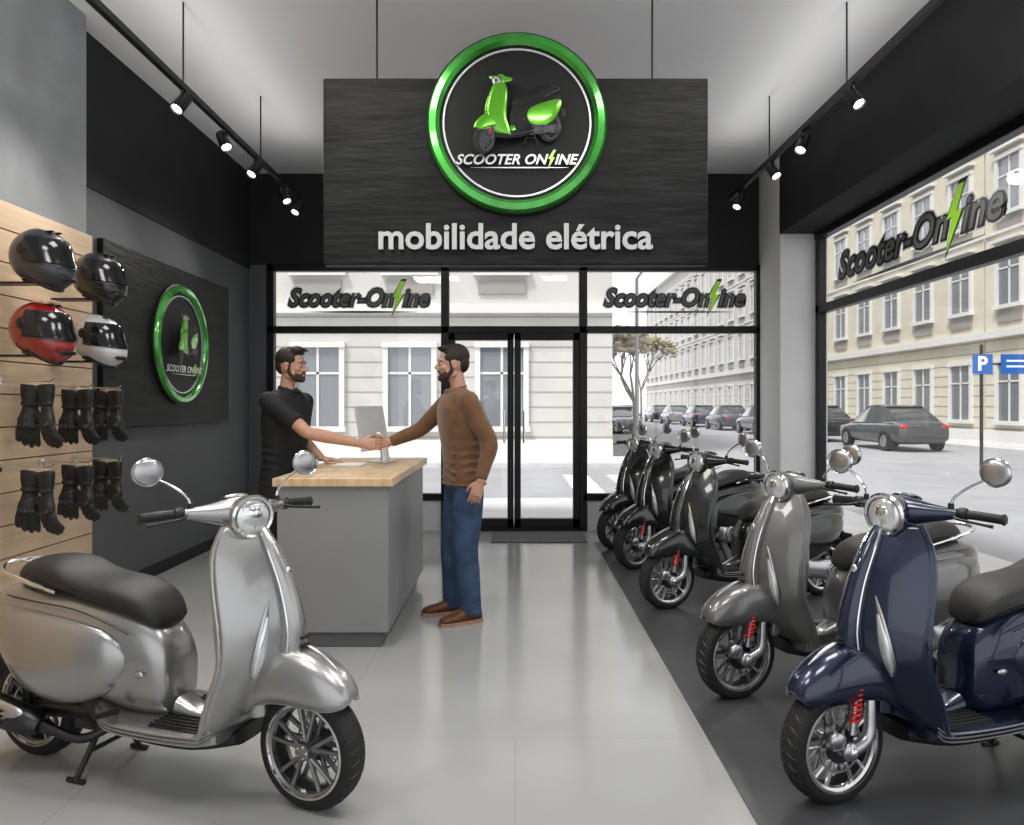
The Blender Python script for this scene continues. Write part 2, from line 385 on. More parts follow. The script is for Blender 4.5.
# ------------------------------------------------------------ room
def simple(name,spans,mat,bevel=0,parent=None,smooth=False):
    b=MB()
    for sp in spans: b.span(*sp)
    return b.build(name,mat,parent,smooth=smooth,bevel=bevel)
simple('floor',[(-3.1,3.3,-1.5,8.62,-.1,0)],m_floor)
simple('floor_mat',[(.82,3.08,-.8,7.72,0,.005)],m_mat)
simple('door_mat',[(-.25,.75,7.72,8.3,0,.012)],MAT('coir_grey',(.12,.12,.12),.9,noise=.3,scale=60),bevel=.004)
simple('ceiling',[(-3.1,3.3,-1.5,8.62,4.03,4.13)],m_ceil)
simple('wall_left',[(-3.1,-3.0,-1.5,8.62,0,4.03)],m_greywall)
simple('wall_left_upper',[(-3.0,-2.99,5.03,8.46,2.95,4.03)],m_dark)
simple('wall_left_concrete',[(-3.0,-2.875,-1.5,5.03,0,4.03)],m_conc)
simple('wall_back_fascia',[(-3.0,2.75,8.46,8.62,3.0,4.03)],m_dark)
simple('wall_back',[(-3.0,-2.80,8.46,8.62,0,3.0)],m_greywall)
simple('wall_back_sill',[(-2.8,-.80,8.48,8.6,0,.36),(.79,2.76,8.48,8.6,0,.36)],m_white)
simple('wall_column',[(2.76,3.25,7.80,8.62,0,4.03)],m_white)
simple('wall_right_beam',[(2.75,3.3,-1.5,7.80,3.2,4.03)],m_dark)
simple('baseboard_left',[(-3.0,-2.985,5.03,8.46,0,.10)],m_dark)
b=MB(); y0,y1=8.45,8.55
for x in(-2.76,2.76): b.span(x-.04,x+.04,y0,y1,0,3.0)
b.span(-2.8,2.8,y0,y1,2.93,3.0); b.span(-2.8,2.8,y0,y1,2.23,2.31)
for x in(-.79,.77): b.span(x-.045,x+.045,y0,y1,0,3.0)
b.span(-2.8,-.79,y0,y1,.34,.42); b.span(.77,2.8,y0,y1,.34,.42); b.span(-.79,.77,y0,y1,0,.04)
win1=b.build('window_1',m_frame,smooth=False,bevel=.006)
o=simple('window_1_glass',[(-2.78,2.78,8.495,8.505,.36,2.95)],m_glass); o.parent=win1
d=empty('door_1')
b=MB()
for (a,c) in((-.745,-.015),(-.005,.725)):
    b.span(a,a+.07,y0-.01,y1-.02,.04,2.23); b.span(c-.07,c,y0-.01,y1-.02,.04,2.23)
    b.span(a,c,y0-.01,y1-.02,.04,.14); b.span(a,c,y0-.01,y1-.02,2.15,2.23)
b.build('door_leaf',m_frame,d,smooth=False,bevel=.004)
b=MB()
for x in(-.12,.10): b.tube([(x,8.44,1.0),(x,8.38,1.0),(x,8.38,1.35),(x,8.44,1.35)],.012,0,8)
b.build('door_handle',m_chrome,d)
b=MB(); x0,x1=3.12,3.2
b.span(x0,x1,-1.5,7.8,0,.12); b.span(x0,x1,-1.5,7.8,2.36,2.45); b.span(x0-.01,x1,-1.5,7.8,3.13,3.2)
for y in(7.75,3.9,.2): b.span(x0,x1,y-.045,y+.045,0,3.2)
win2=b.build('window_2',m_frame,smooth=False,bevel=.006)
o=simple('window_2_glass',[(3.155,3.165,-1.5,7.8,.1,3.15)],m_glass); o.parent=win2

# ------------------------------------------------------------ text helpers
def text_verts(body,offset=0,extrude=.02,shear=0):
    cu=bpy.data.curves.new('t','FONT'); cu.body=body; cu.size=1; cu.offset=offset; cu.extrude=extrude; cu.shear=shear
    cu.resolution_u=3
    o=bpy.data.objects.new('t',cu); COL.objects.link(o); bpy.context.view_layer.update()
    me=bpy.data.meshes.new_from_object(o.evaluated_get(bpy.context.evaluated_depsgraph_get()))
    vs=[tuple(v.co) for v in me.vertices]; fs=[tuple(p.vertices) for p in me.polygons]
    bpy.data.objects.remove(o); return vs,fs
def bolt(x,g=0,z0=-.02,z1=.05):
    P=[(.42,1.0),(.04,.36),(.22,.38),(.04,-.32),(.54,.48),(.34,.45),(.60,1.0)]
    cx=sum(p[0] for p in P)/7; cy=sum(p[1] for p in P)/7
    P=[((p[0]-cx)*(1+g)+cx+x,(p[1]-cy)*(1+g*.6)+cy) for p in P]
    n=len(P); vs=[(p[0],p[1],z0) for p in P]+[(p[0],p[1],z1) for p in P]
    fs=[tuple(range(n))[::-1],tuple(range(n,2*n))]+[(i,(i+1)%n,n+(i+1)%n,n+i) for i in range(n)]
    return vs,fs
def wordmark(b,a,c,width,T,mi_front,mi_back,mi_bolt,shear=.25,ysc=1.0,depth=.02,fat=.02,out=.065,halo=None):
    v1,f1=text_verts(a,fat,.02,shear); v2,f2=text_verts(c,fat,.02,shear)
    w1=max(v[0] for v in v1); w2=max(v[0] for v in v2)
    gap=.40; tot=w1+gap+w2; k=width/tot
    Sx=Matrix.Diagonal((k,k*ysc,k*(depth/.02)*.35,1))
    A=T@Sx@Matrix.Translation((-tot/2,0,0))
    b.add(v1,f1,mi_front,A@Matrix.Translation((0,0,.06))); b.add(v2,f2,mi_front,A@Matrix.Translation((w1+gap,0,.06)))
    o1,g1=text_verts(a,out,.02,shear); o2,g2=text_verts(c,out,.02,shear)
    b.add(o1,g1,mi_back,A); b.add(o2,g2,mi_back,A@Matrix.Translation((w1+gap,0,0)))
    if halo is not None:
        o1,g1=text_verts(a,out+.035,.02,shear); o2,g2=text_verts(c,out+.035,.02,shear)
        b.add(o1,g1,halo,A@Matrix.Translation((0,0,-.05))); b.add(o2,g2,halo,A@Matrix.Translation((w1+gap,0,-.05)))
    vb,fb=bolt(w1-.07,z1=.10); b.add(vb,fb,mi_bolt,A)
    vb,fb=bolt(w1-.07,g=.28,z1=.03); b.add(vb,fb,mi_back,A)
    n=14
    pts=[(tot*(.12+.8*i/(n-1)),-.24) for i in range(n)]
    vs=[];fs=[]
    for i,(x,y) in enumerate(pts):
        h=.045*math.sin(math.pi*(i+.3)/n)
        vs+=[(x,y-h,0),(x,y+h,0),(x,y-h,.05),(x,y+h,.05)]
    for i in range(n-1):
        q=i*4; fs+=[(q+2,q+6,q+7,q+3),(q,q+1,q+5,q+4),(q,q+4,q+6,q+2),(q+1,q+3,q+7,q+5)]
    b.add(vs,fs,mi_front,A)

m_ink=MAT('sign_black',(.015,.016,.015),.4)
m_inkgrey=MAT('sign_grey',(.17,.175,.17),.4)
m_inkwhite=MAT('sign_white_outline',(.85,.85,.84),.5)
m_logoback=MAT('logo_black',(.012,.013,.013),.5,bump=.1,bscale=30,spec=.3)
m_greenp=MAT('logo_green_paint',(.13,.48,.02),.2,metal=.5,coat=1)
m_board=MAT('sign_board',(.011,.0115,.0115),.5,noise=.7,scale=2.2,stretch=(1.2,1.2,7),bump=.5,bscale=5,spec=.22)

def logo(parent,T,R):
    b=MB(T@Matrix.Rotation(rad(90),4,'X'))
    b.lathe([(0,0),(R*.86,0),(R*.86,.02),(0,.02)],1,64)
    b.lathe([(R*.86,0),(R*1.0,0),(R*1.0,.03),(R*.97,.055),(R*.90,.06),(R*.86,.035)],0,64,None,True)
    b.lathe([(R*.805,.0),(R*.825,.0),(R*.825,.032),(R*.805,.032)],2,64,None,True)
    b.lathe([(R*.985,.03),(R*1.015,.02),(R*1.015,.0),(R*.985,.0)],1,64,None,True)
    b.build('logo_disc',[m_green,m_logoback,m_silverink],parent)
    k=R*.76
    Ms=T@Matrix.Translation((R*.0,-R*.30,.075))@Matrix.Diagonal((1,1,.12,1))@Matrix.Rotation(rad(14),4,'X')@Matrix.Rotation(rad(42),4,'Y')@Matrix(((-1,0,0,0),(0,0,1,0),(0,1,0,0),(0,0,0,1)))@Matrix.Diagonal((k,k,k*1.02,1))
    scooter(parent,m_greenp,m_silverink,rad(20),rad(8),Ms,sc=k,mini=True)
    b=MB()
    wordmark(b,'SCOOTER ON','INE',R*1.36,T@Matrix.Translation((0,-R*.47,.05)),0,1,2,.3,1.0,.03)
    b.build('logo_lettering',[m_silverink,m_ink,m_lime],parent,smooth=False)

sg=empty('hanging_sign')
b=MB(); b.span(-1.19,1.197,4.65,4.75,2.29,3.447); b.build('board',m_board,sg,smooth=False,bevel=.008)
b=MB()
for x in(-.865,.86): b.tube([(x,4.7,3.44),(x,4.7,4.03)],.006,0,8)
b.build('suspension_rods',m_dmetal,sg)
F=Matrix.Translation((.012,4.645,3.156))@Matrix.Rotation(rad(90),4,'X')
logo(sg,F,.555)
v,f=text_verts('mobilidade elétrica',.022,.05,0)
w=max(p[0] for p in v); k=1.70/w
b=MB(); b.add(v,f,0,Matrix.Translation((-.85,4.63,2.385))@Matrix.Rotation(rad(90),4,'X')@Matrix.Diagonal((k,k,k*.8,1)))
b.build('lettering',MAT('letter_grey',(.50,.51,.51),.4,metal=.2),sg,smooth=False)
po=empty('wall_poster')
b=MB(); b.span(-2.998,-2.955,5.38,7.74,1.25,2.62); b.build('panel',m_board,po,smooth=False,bevel=.005)
logo(po,Matrix.Translation((-2.955,6.60,1.95))@Matrix.Rotation(rad(90),4,'Z')@Matrix.Rotation(rad(90),4,'X'),.52)
for i,(cx) in enumerate((-1.77,1.80)):
    b=MB()
    wordmark(b,'Scooter-On','ine',1.60,Matrix.Translation((cx,8.485,2.54))@Matrix.Rotation(rad(90),4,'X'),0,1,2,.3,1.15,.01,.01,.06,halo=3)
    b.build('window_lettering',[m_inkgrey,m_ink,m_lime,m_inkwhite],win1,smooth=False)
b=MB()
wordmark(b,'Scooter-On','ine',2.48,Matrix.Translation((3.14,6.05,2.64))@Matrix.Rotation(rad(-90),4,'Z')@Matrix.Rotation(rad(90),4,'X'),0,1,2,.3,.90,.01,.01,.06,halo=3)
b.build('window_lettering',[m_inkgrey,m_ink,m_lime,m_inkwhite],win2,smooth=False)

# ------------------------------------------------------------ track lights
m_lampf=MAT('lamp_face',(1,.97,.9),.3,emit=6)
for s,ys in((-1,(1.6,3.2,4.84,5.54,6.2,7.0,7.42)),(1,(1.6,3.2,4.76,5.6,6.25,7.2))):
    tl=empty('track_light'); X=s*2.15; Z=3.48
    b=MB(); b.span(X-.018,X+.018,.6,7.5,Z-.02,Z+.02)
    for y in(1.2,4.86,6.34): b.tube([(X,y,Z),(X,y,4.03)],.006,0,8)
    b.build('rail',m_frame,tl,smooth=False)
    ld=bpy.data.lights.new('ceiling_fill','AREA'); ld.shape='RECTANGLE'; ld.size=.03; ld.size_y=6.6; ld.energy=11; ld.color=(1,.99,.97)  # added upward strip, not a track fitting; brightens the ceiling
    lo=bpy.data.objects.new('added_ceiling_fill',ld); COL.objects.link(lo); lo.parent=tl; lo.location=(X,4.05,Z+.03); lo.rotation_euler=(math.pi,0,0)
    for i,y in enumerate(ys):
        A=Matrix.Translation((X,y,Z-.11))@Matrix.Rotation(rad(28)*(s if i%2 else -s*.6),4,'Y')@Matrix.Rotation(rad(-22 if i%2 else -34),4,'X')@Matrix.Rotation(rad(-90),4,'X')
        b=MB(); b.lathe([(0,-.075),(.036,-.075),(.040,-.07),(.044,.07),(.038,.075),(.036,.06),(0,.058)],0,20,A)
        b.lathe([(0,.0585),(.034,.0585),(.034,.062),(0,.062)],1,20,A)
        b.tube([(X,y,Z-.02),(X,y,Z-.09)],.010,0,8)
        b.build('spot_head',[m_frame,m_lampf],tl)
        ld=bpy.data.lights.new('spot','SPOT'); ld.energy=55; ld.spot_size=rad(95); ld.spot_blend=.9; ld.shadow_soft_size=.06; ld.color=(1,.97,.92)
        lo=bpy.data.objects.new('spot_lamp',ld); COL.objects.link(lo); lo.parent=tl
        lo.matrix_world=A@Matrix.Translation((0,.08,0))@Matrix.Rotation(rad(90),4,'X')

# ------------------------------------------------------------ counter
ct=empty('reception_counter')
b=MB(); b.span(-1.39,-.74,4.38,6.02,.09,.945,0); b.span(-1.36,-.78,4.40,5.98,0,.09,1); b.build('cabinet',[m_counter,MAT('toe_kick',(.12,.12,.125),.5)],ct,smooth=False,bevel=.004)
b=MB(); b.span(-1.41,-.71,4.35,6.06,.945,.995); b.build('wood_top',m_woodtop,ct,smooth=False,bevel=.006)
mn=empty('computer_monitor',(-1.02,5.58,.997),(0,0,rad(-12)))
b=MB(); TR=Matrix.Rotation(rad(-10),4,'Y'); b.box((0,0,.255),(.018,.50,.33),0,TR); b.box((-.011,0,.265),(.003,.47,.27),1,TR)
b.tube([(.06,0,.01),(.045,0,.12),(.0,0,.22)],[.03,.025,.02],0,12,flat=1.8); b.box((.03,0,.006),(.17,.18,.012),0)
b.build('monitor',[MAT('monitor_white',(.7,.71,.72),.3,metal=.3),m_black],mn,smooth=False,bevel=.003)
b=MB(); b.box((-1.17,5.30,.999),(.20,.30,.006),0,None); b.build('paper_sheet',MAT('paper',(.8,.8,.78),.7),smooth=False)

# ------------------------------------------------------------ display wall
dp=empty('slat_display_panel')
b=MB(); b.span(-2.872,-2.845,1.5,5.02,0,2.55,1)
z=.02
while z<2.5:
    b.span(-2.845,-2.83,1.5,5.02,z,min(z+.175,2.55),0); z+=.183
b.build('slat_board',[m_wood,MAT('slat_groove',(.22,.15,.09),.7)],dp,smooth=False)
m_visor=MAT('visor',(.01,.01,.012),.12,spec=.6)
def helmet(loc,rot,matl,k=1.15):
    e=empty('motorcycle_helmet',loc,(0,0,rot))
    b=MB(Matrix.Diagonal((k,k,k,1))); nu,nv=48,26
    def pt(a,el,kk=1):
        f=max(0,math.cos(a)); low=max(0,-math.sin(el))
        r=kk*(1+.34*f**1.5*min(1,low*2.0)+.05*f)
        if el<-.75: r*=1-.10*(-.75-el)
        return (r*.135*math.cos(el)*math.cos(a),r*.112*math.cos(el)*math.sin(a),r*.126*math.sin(el)-.012*f)
    rings=[[pt(2*math.pi*j/nu,el) for j in range(nu)] for el in [rad(-58+147*i/nv) for i in range(nv+1)]]
    b.loft(rings,0)
    b.loft([[pt(rad(-82+164*j/24),rad(el),1.04) for j in range(25)] for el in(-14,-12,-2,8,18,26,33,35)],1,closed=False)
    b.loft([[pt(rad(-86+172*j/24),rad(el),1.022) for j in range(25)] for el in(-18,38)],2,closed=False)
    for s in(-1,1): b.ell(pt(s*rad(84),rad(8),1.03),(.026,.008,.026),2)
    b.tube([pt(2*math.pi*j/32,rad(-57),1.0) for j in range(33)],.009,2,8)
    for s in(-1,1): b.ell(pt(s*.35,rad(60),1.01),(.03,.010,.006),2)
    b.ell(pt(0,rad(-34),1.0),(.008,.045,.012),2)
    b.build('shell',[matl,m_visor,m_black],e)
    b=MB(); b.tube([(0,0,-.125),(0,0,-.14)],[.07,.07],0,20); b.build('stand_ring',m_black,e)
    b=MB(); R=Matrix.Rotation(-rot,4,'Z'); b.box((-.08,0,-.145),(.36,.10,.010),0,R); b.build('helmet_shelf',m_frame,e,smooth=False,bevel=.003)
hb1=MAT('helmet_graphite',(.03,.033,.04),.35,coat=.5); hb2=MAT('helmet_black',(.012,.012,.012),.3,coat=.7)
helmet((-2.56,4.05,2.22),rad(-16),hb1,1.2); helmet((-2.56,4.60,2.21),rad(-16),hb2)
helmet((-2.56,4.05,1.83),rad(-16),MAT('helmet_red',(.25,.010,.010),.25,coat=.8),1.2); helmet((-2.56,4.60,1.83),rad(-16),MAT('helmet_white',(.55,.55,.56),.25,coat=.8))

def hand(b,M,k=1,curl=(.35,.4,.3),spread=.03,fr=.0088,thumb=None,mi=0):
    o=b.M; b.M=o@M
    rings=[]
    for x,ry,rz in cr([(-.02,.026,.020),(.01,.028,.019),(.04,.038,.0165),(.07,.042,.0145),(.093,.040,.012)],8):
        rings.append([(x*k,ry*k*sgp(math.cos(2*math.pi*j/16),.8),rz*k*sgp(math.sin(2*math.pi*j/16),.9)) for j in range(16)])
    b.loft(rings,mi)
    for i,(y,L) in enumerate(zip((.031,.0105,-.0105,-.031),(.076,.084,.078,.062))):
        p=V((.084,y,0)); a=spread*(1.5-i); ang=0; pts=[p.copy()]; 
        for sgm,c in zip((.5,.3,.24),curl):
            ang+=c*(1+.06*i); dv=V((math.cos(ang)*math.cos(a),math.cos(ang)*math.sin(a),math.sin(ang)))
            p=p+dv*L*sgm; pts.append(p.copy())
        b.tube([q*k for q in pts],[fr*k*1.08,fr*k,fr*k*.93,fr*k*.72],mi,10)
        for q in pts[1:3]: b.ell(q*k,(fr*k*1.05,)*3,mi,8,6)
        b.ell(pts[-1]*k,(fr*k*.75,)*3,mi,8,6)
    th=thumb or [(.012,.020,.004),(.040,.046,.012),(.066,.058,.022),(.088,.060,.030)]
    b.tube([V(q)*k for q in th],[.014*k,.0125*k,.0105*k,.008*k],mi,10,10)
    b.ell(V(th[-1])*k,(.0085*k,)*3,mi,8,6)
    b.M=o
def frame3(p,x,y,z): 
    x=V(x).normalized(); z=V(z); z=(z-x*z.dot(x)).normalized(); y0=V(y); y=x.cross(z); 
    if y.dot(y0)<0: y=-y
    return Matrix(((x.x,y.x,z.x,p[0]),(x.y,y.y,z.y,p[1]),(x.z,y.z,z.z,p[2]),(0,0,0,1)))
m_leath=MAT('glove_leather',(.014,.014,.014),.45,bump=.5,bscale=50)
def gloves(loc,k):
    e=empty('motorcycle_glove_pair',loc)
    for i,(dx,dy,tz,ty) in enumerate(((-.058,.02,.35,.10),(.048,-.035,-.5,-.08))):
        b=MB(Matrix.Translation((dx,dy,0))@Matrix.Rotation(tz,4,'Z')@Matrix.Rotation(ty,4,'Y'))
        sgn=1 if i else -1
        hand(b,frame3((0,0,-.13),(0,0,-1),(-sgn,0,0),(0,1,0)),k*1.08,curl=(.30,.30,.2),spread=.05,fr=.0128,thumb=[(.012,.020,.004),(.036,.044,.014),(.058,.052,.026),(.080,.050,.036)])
        b.ell((0,-.004,-.20),(.055,.036,.062),0)
        b.tube([(0,0,0),(0,0,-.05),(0,0,-.12),(0,0,-.16)],[.060,.056,.040,.046],0,18,10,flat=.62,up=(1,0,0))
        b.tube([(-.045,0,-.105),(0,-.034,-.108),(.045,0,-.105)],.009,0,8,8)
        for q in range(4): b.ell((-.036+.024*q,-.036,-.225),(.011,.012,.014),0,8,6)
        b.build('glove',m_leath,e,remesh=.0048,sm=1)
    b=MB(); b.tube([(-.232,0,.02),(.05,0,.02),(.07,0,.035)],.004,0,8)
    b.box((-.230,0,.02),(.01,.03,.05),0); b.box((0,0,.0),(.13,.006,.03),0); b.build('display_hook',m_chrome,e)
for (y,zt,k) in((4.10,1.53,1.22),(4.47,1.51,1.12),(4.80,1.51,1.1),(4.10,1.06,1.25),(4.47,1.06,1.15),(4.80,1.06,1.12)):
    gloves((-2.59,y,zt),k)

# ------------------------------------------------------------ people
m_skin=MAT('skin',(.52,.30,.215),.5,noise=.08,scale=30,bump=.05,bscale=150)
m_hair=MAT('dark_hair',(.022,.014,.010),.6,noise=.4,scale=60,bump=.6,bscale=90)
m_beard=MAT('beard_hair',(.055,.034,.024),.8,noise=.4,scale=90,bump=.6,bscale=140)
m_eye=MAT('eye_white',(.7,.68,.65),.2); m_iris=MAT('eye_iris',(.05,.03,.02),.15)
m_lip=MAT('lip_line',(.30,.12,.09),.5)
def human(name,loc,rot,top,pants,shoe,sole,lean,feet,arms,short,hip=0,tilt=.08,quiff=.0,beardk=1.0,yaw=0):
    e=empty(name,loc,(0,0,rot))
    W=Matrix.Translation(loc)@Matrix.Rotation(rot,4,'Z'); inv=W.inverted(); inv3=inv.to_3x3()
    lx=lambda z: lean*max(0,(z-.9))/.9
    def rg(z,rx,ry,n=2.3,dx=0): return [(lx(z)+dx+rx*sgp(math.cos(2*math.pi*j/28),2/n),ry*sgp(math.sin(2*math.pi*j/28),2/n),z) for j in range(28)]
    hem=.88 if not short else .86
    b=MB()
    b.loft([rg(*q) for q in [(hem,.122,.178),(hem+.03,.128,.182),(1.02,.122,.172),(1.12,.122,.172),(1.22,.130,.184),(1.32,.137,.198),(1.40,.130,.200),(1.46,.105,.182),(1.50,.080,.130),(1.53,.066,.085)]],0)
    sh={}
    for s,k in((-1,'R'),(1,'L')):
        el,wr,dr,th,nm,cu=arms[k]
        el=inv@V(el); wr=inv@V(wr); so=V((lx(1.45)-.005,s*.186,1.445)); sh[k]=(so,el,wr)
        b.ell(so,(.072,.066,.068),0)
        b.ell((so.x,s*.11,1.45),(.085,.09,.06),0); b.ell((lx(1.5)-.01,s*.075,1.492),(.058,.075,.040),0); b.ell((so.x,s*.15,1.43),(.075,.07,.07),0)
        if short:
            mid=so.lerp(el,.72); b.tube([so,so.lerp(el,.35),mid],[.070,.066,.064],0,16)
        else:
            b.tube([so,so.lerp(el,.5),el,el.lerp(wr,.5),el.lerp(wr,.93)],[.070,.062,.053,.047,.038],0,16,14)
            for q in range(3): b.ell(el.lerp(wr,.1+.2*q),(.055-.006*q,.052-.006*q,.05-.006*q),0)
    for q in range(5):
        b.tube([(lx(1)+.115,-.12+.03*q,.93+.05*q),(lx(1)+.128,0,.95+.05*q),(lx(1)+.11,.13,.92+.06*q)],.006,0,6,8)
        b.tube([(lx(1)-.06,-.165,.92+.06*q),(lx(1)+.0,-.180,.94+.055*q),(lx(1)+.07,-.160,.91+.06*q)],.007,0,6,8)
        b.tube([(lx(1)-.06,.165,.92+.06*q),(lx(1)+.0,.180,.94+.055*q),(lx(1)+.07,.160,.91+.06*q)],.007,0,6,8)
    b.build('top_garment',top,e,remesh=.009,sm=5)
    b=MB()
    cpts=[(lx(1.53)+.008+.064*math.cos(2*math.pi*j/24),.066*math.sin(2*math.pi*j/24),1.527-.018*math.cos(2*math.pi*j/24)) for j in range(25)]
    b.tube(cpts,.012,0,8)
    if short:
        for s in(-1,1): b.add([(lx(1.5)+.02,s*.055,1.545),(lx(1.5)+.085,s*.012,1.505),(lx(1.5)+.10,s*.05,1.465),(lx(1.5)+.05,s*.085,1.505)],[(0,1,2,3)],0)
    else:
        r0=rg(hem+.02,.127,.183); b.tube(r0+[r0[0]],.010,0,8)
    b.build('collar',top,e,solid=.006 if short else 0)
    b=MB()
    b.loft([rg(*q) for q in [(.80,.10,.165,2.3,hip),(.88,.118,.175,2.3,hip),(.96,.112,.165,2.3,hip),(1.0,.105,.16,2.3,hip)]],0)
    for s,(fx,fy,fr) in zip((-1,1),feet):
        hp=V((hip,s*.088,.86)); an=V((fx-.03,fy,.09)); kn=hp.lerp(an,.5)+V((.03,0,0))
        b.tube([hp+V((0,0,.03)),hp.lerp(kn,.35),kn,kn.lerp(an,.35),kn.lerp(an,.8),an+V((0,0,-.035))],[.100,.100,.083,.080,.072,.070],0,18,18)
        for q in range(4): b.tube([an+V((.064,-.03,.02+.035*q)),an+V((.074,0,.035+.035*q)),an+V((.03,.065,.02+.035*q))],.009,0,6,6)
        for q in range(3): b.tube([kn+V((-.06,-.05,-.04+.04*q)),kn+V((-.080,0,-.03+.04*q)),kn+V((-.06,.05,-.05+.04*q))],.009,0,6,6)
    b.build('trousers',pants,e,remesh=.009,sm=3)
    for s,(fx,fy,fr) in zip((-1,1),feet):
        A=Matrix.Translation((fx,fy,0))@Matrix.Rotation(fr,4,'Z')
        b=MB(A)
        b.loft([ring_se(x,w,.018,zt,2.4,18) for x,w,zt in cr([(-.105,.018,.06),(-.09,.036,.10),(-.04,.042,.115),(.02,.042,.10),(.08,.048,.075),(.14,.048,.062),(.175,.035,.05),(.19,.01,.035)],16)],0)
        b.tube([(-.035,0,.07),(-.03,0,.12)],[.046,.048],0,14)
        for q in range(4): b.tube([(.03+.02*q,-.022,.098-.007*q),(.03+.02*q,.022,.098-.007*q)],.0035,1,6)
        ring=[(x,w) for x,w in [(-.11,.02),(-.09,.04),(-.02,.044),(.08,.052),(.15,.050),(.19,.028)]]
        out=ring+[(x,-w) for x,w in ring[::-1]]
        b.loft([[(x,y,0) for x,y in out],[(x,y,.024) for x,y in out]],1)
        b.build('shoe',[shoe,sole],e)
    for s,k in((-1,'R'),(1,'L')):
        so,el,wr=sh[k]; _,_,dr,th,nm,cu=arms[k]
        b=MB()
        if short: b.tube([so.lerp(el,.5),so.lerp(el,.8),el,el.lerp(wr,.3),el.lerp(wr,.7),wr],[.048,.046,.042,.044,.034,.027],0,14,14)
        else: b.tube([el.lerp(wr,.8),wr],[.028,.026],0,14)
        hand(b,frame3(wr,inv3@V(dr),inv3@V(th),inv3@V(nm)),1.0,curl=cu,thumb=None)
        b.build('hand_and_forearm',m_skin,e,remesh=.0042,sm=2)
    hx=lx(1.60)+.015
    HM=Matrix.Translation((hx,0,1.60))@Matrix.Rotation(yaw,4,'Z')@Matrix.Rotation(tilt,4,'Y')@Matrix.Translation((0,0,-1.60))
    b=MB(HM)
    b.ell((-.005,0,1.715),(.098,.076,.100),0,24,16)
    b.ell((.03,0,1.655),(.068,.060,.075),0,20,14)
    b.ell((.045,0,1.618),(.05,.048,.035),0); b.ell((.080,0,1.603),(.022,.026,.018),0)
    b.tube([(.086,0,1.708),(.104,0,1.688),(.120,0,1.668)],[.007,.0095,.0115],0,10); 
    for s in(-1,1):
        b.ell((.104,s*.009,1.666),(.010,.007,.007),0); b.ell((.083,s*.028,1.722),(.013,.026,.008),0)
        b.ell((.062,s*.042,1.672),(.026,.020,.022),0); b.ell((-.004,s*.078,1.685),(.018,.008,.031),0)
        b.ell((.0,s*.082,1.700),(.020,.007,.014),0); b.ell((.02,s*.052,1.63),(.04,.014,.03),0)
    b.ell((.092,0,1.640),(.010,.022,.0055),0); b.ell((.090,0,1.629),(.011,.020,.007),0)
    b.M=Matrix(); b.tube([(lx(1.48)-.012,0,1.46),(lx(1.53)-.008,0,1.55),(hx-.01,0,1.64)],[.062,.053,.052],0,18)
    b.build('head',m_skin,e,remesh=.0042,sm=2)
    b=MB(HM)
    for s in(-1,1):
        b.ell((.081,s*.030,1.699),(.0125,.0135,.0075),0,12,8); b.ell((.0905,s*.030,1.6985),(.0045,.0055,.0058),1,10,6)
        b.tube([(.094,s*.014,1.722),(.095,s*.03,1.7265),(.084,s*.047,1.722)],[.003,.004,.0025],2,6,8)
        b.tube([(.088,s*.018,1.704),(.092,s*.03,1.7095),(.084,s*.043,1.704)],.0018,2,6,6)
    b.ell((.0985,0,1.6345),(.004,.019,.0016),3,10,6)
    b.build('eyes_and_brows',[m_eye,m_iris,m_hair,m_lip],e)
    b=MB(HM)
    b.ell((-.020,0,1.745),(.096,.082,.085),0,20,14)
    b.ell((-.055,0,1.70),(.057,.070,.072),0)
    b.ell((.040,0,1.798),(.052,.060,.024+quiff),0)
    for s in(-1,1): b.ell((.0,s*.068,1.737),(.060,.013,.032),0); b.ell((.020,s*.0705,1.705),(.010,.006,.034),0)
    for q in range(24):
        a=random.uniform(-1,1); t=random.random()
        x=-.06+.14*t; y=a*.055; z=1.80+quiff*.6+.016*math.sin(t*3)-.02*a*a
        b.tube([(x-.02,y,z-.012),(x,y,z+.006),(x+.03,y*1.05,z-.002)],[.009,.008,.003],0,6,5)
    b.build('hair',m_hair,e,remesh=.0045,sm=1)
    b=MB(HM); g=beardk
    b.ell((.080,0,1.603),(.027*g,.032*g,.026*g),0); b.ell((.055,0,1.606),(.045*g,.046*g,.026*g),0)
    for s in(-1,1):
        b.tube([(.018,s*.070,1.700),(.014,s*.0665,1.672),(.016,s*.0595,1.645),(.034,s*.050,1.622),(.058,s*.036,1.608),(.082,s*.014,1.602)],[.0075,.0095,.0165*g,.0215*g,.022*g,.022*g],0,12,22,flat=.85)
        b.tube([(.046,s*.050,1.640),(.070,s*.038,1.628),(.086,s*.026,1.616)],[.013*g,.014*g,.013*g],0,10,8)
        b.tube([(.101,s*.002,1.6515),(.098,s*.018,1.648),(.087,s*.029,1.630),(.082,s*.030,1.612)],[.0055*g,.0065*g,.0065*g,.008],0,8,8)
    b.build('beard',m_beard,e,remesh=.0042,sm=1)
    return e
m_brownsw=MAT('brown_knit',(.16,.080,.036),.85,noise=.15,scale=14,bump=.8,bscale=11,stretch=(1,1,1.8),sheen=.3)
m_jean=MAT('blue_denim',(.035,.065,.125),.8,noise=.35,scale=9,bump=1,bscale=13,stretch=(1,1,1.6))
m_blackt=MAT('black_cotton',(.012,.012,.013),.8,noise=.2,scale=10,bump=1,bscale=11)
m_blackp=MAT('black_trouser',(.014,.014,.016),.8,bump=.2)
m_shoeb=MAT('brown_leather',(.13,.045,.02),.45,bump=.1); m_sole=MAT('shoe_sole',(.35,.22,.15),.7); m_shoek=MAT('black_leather',(.015,.015,.015),.4)
HX,HY,HZ=-.955,5.12,1.155
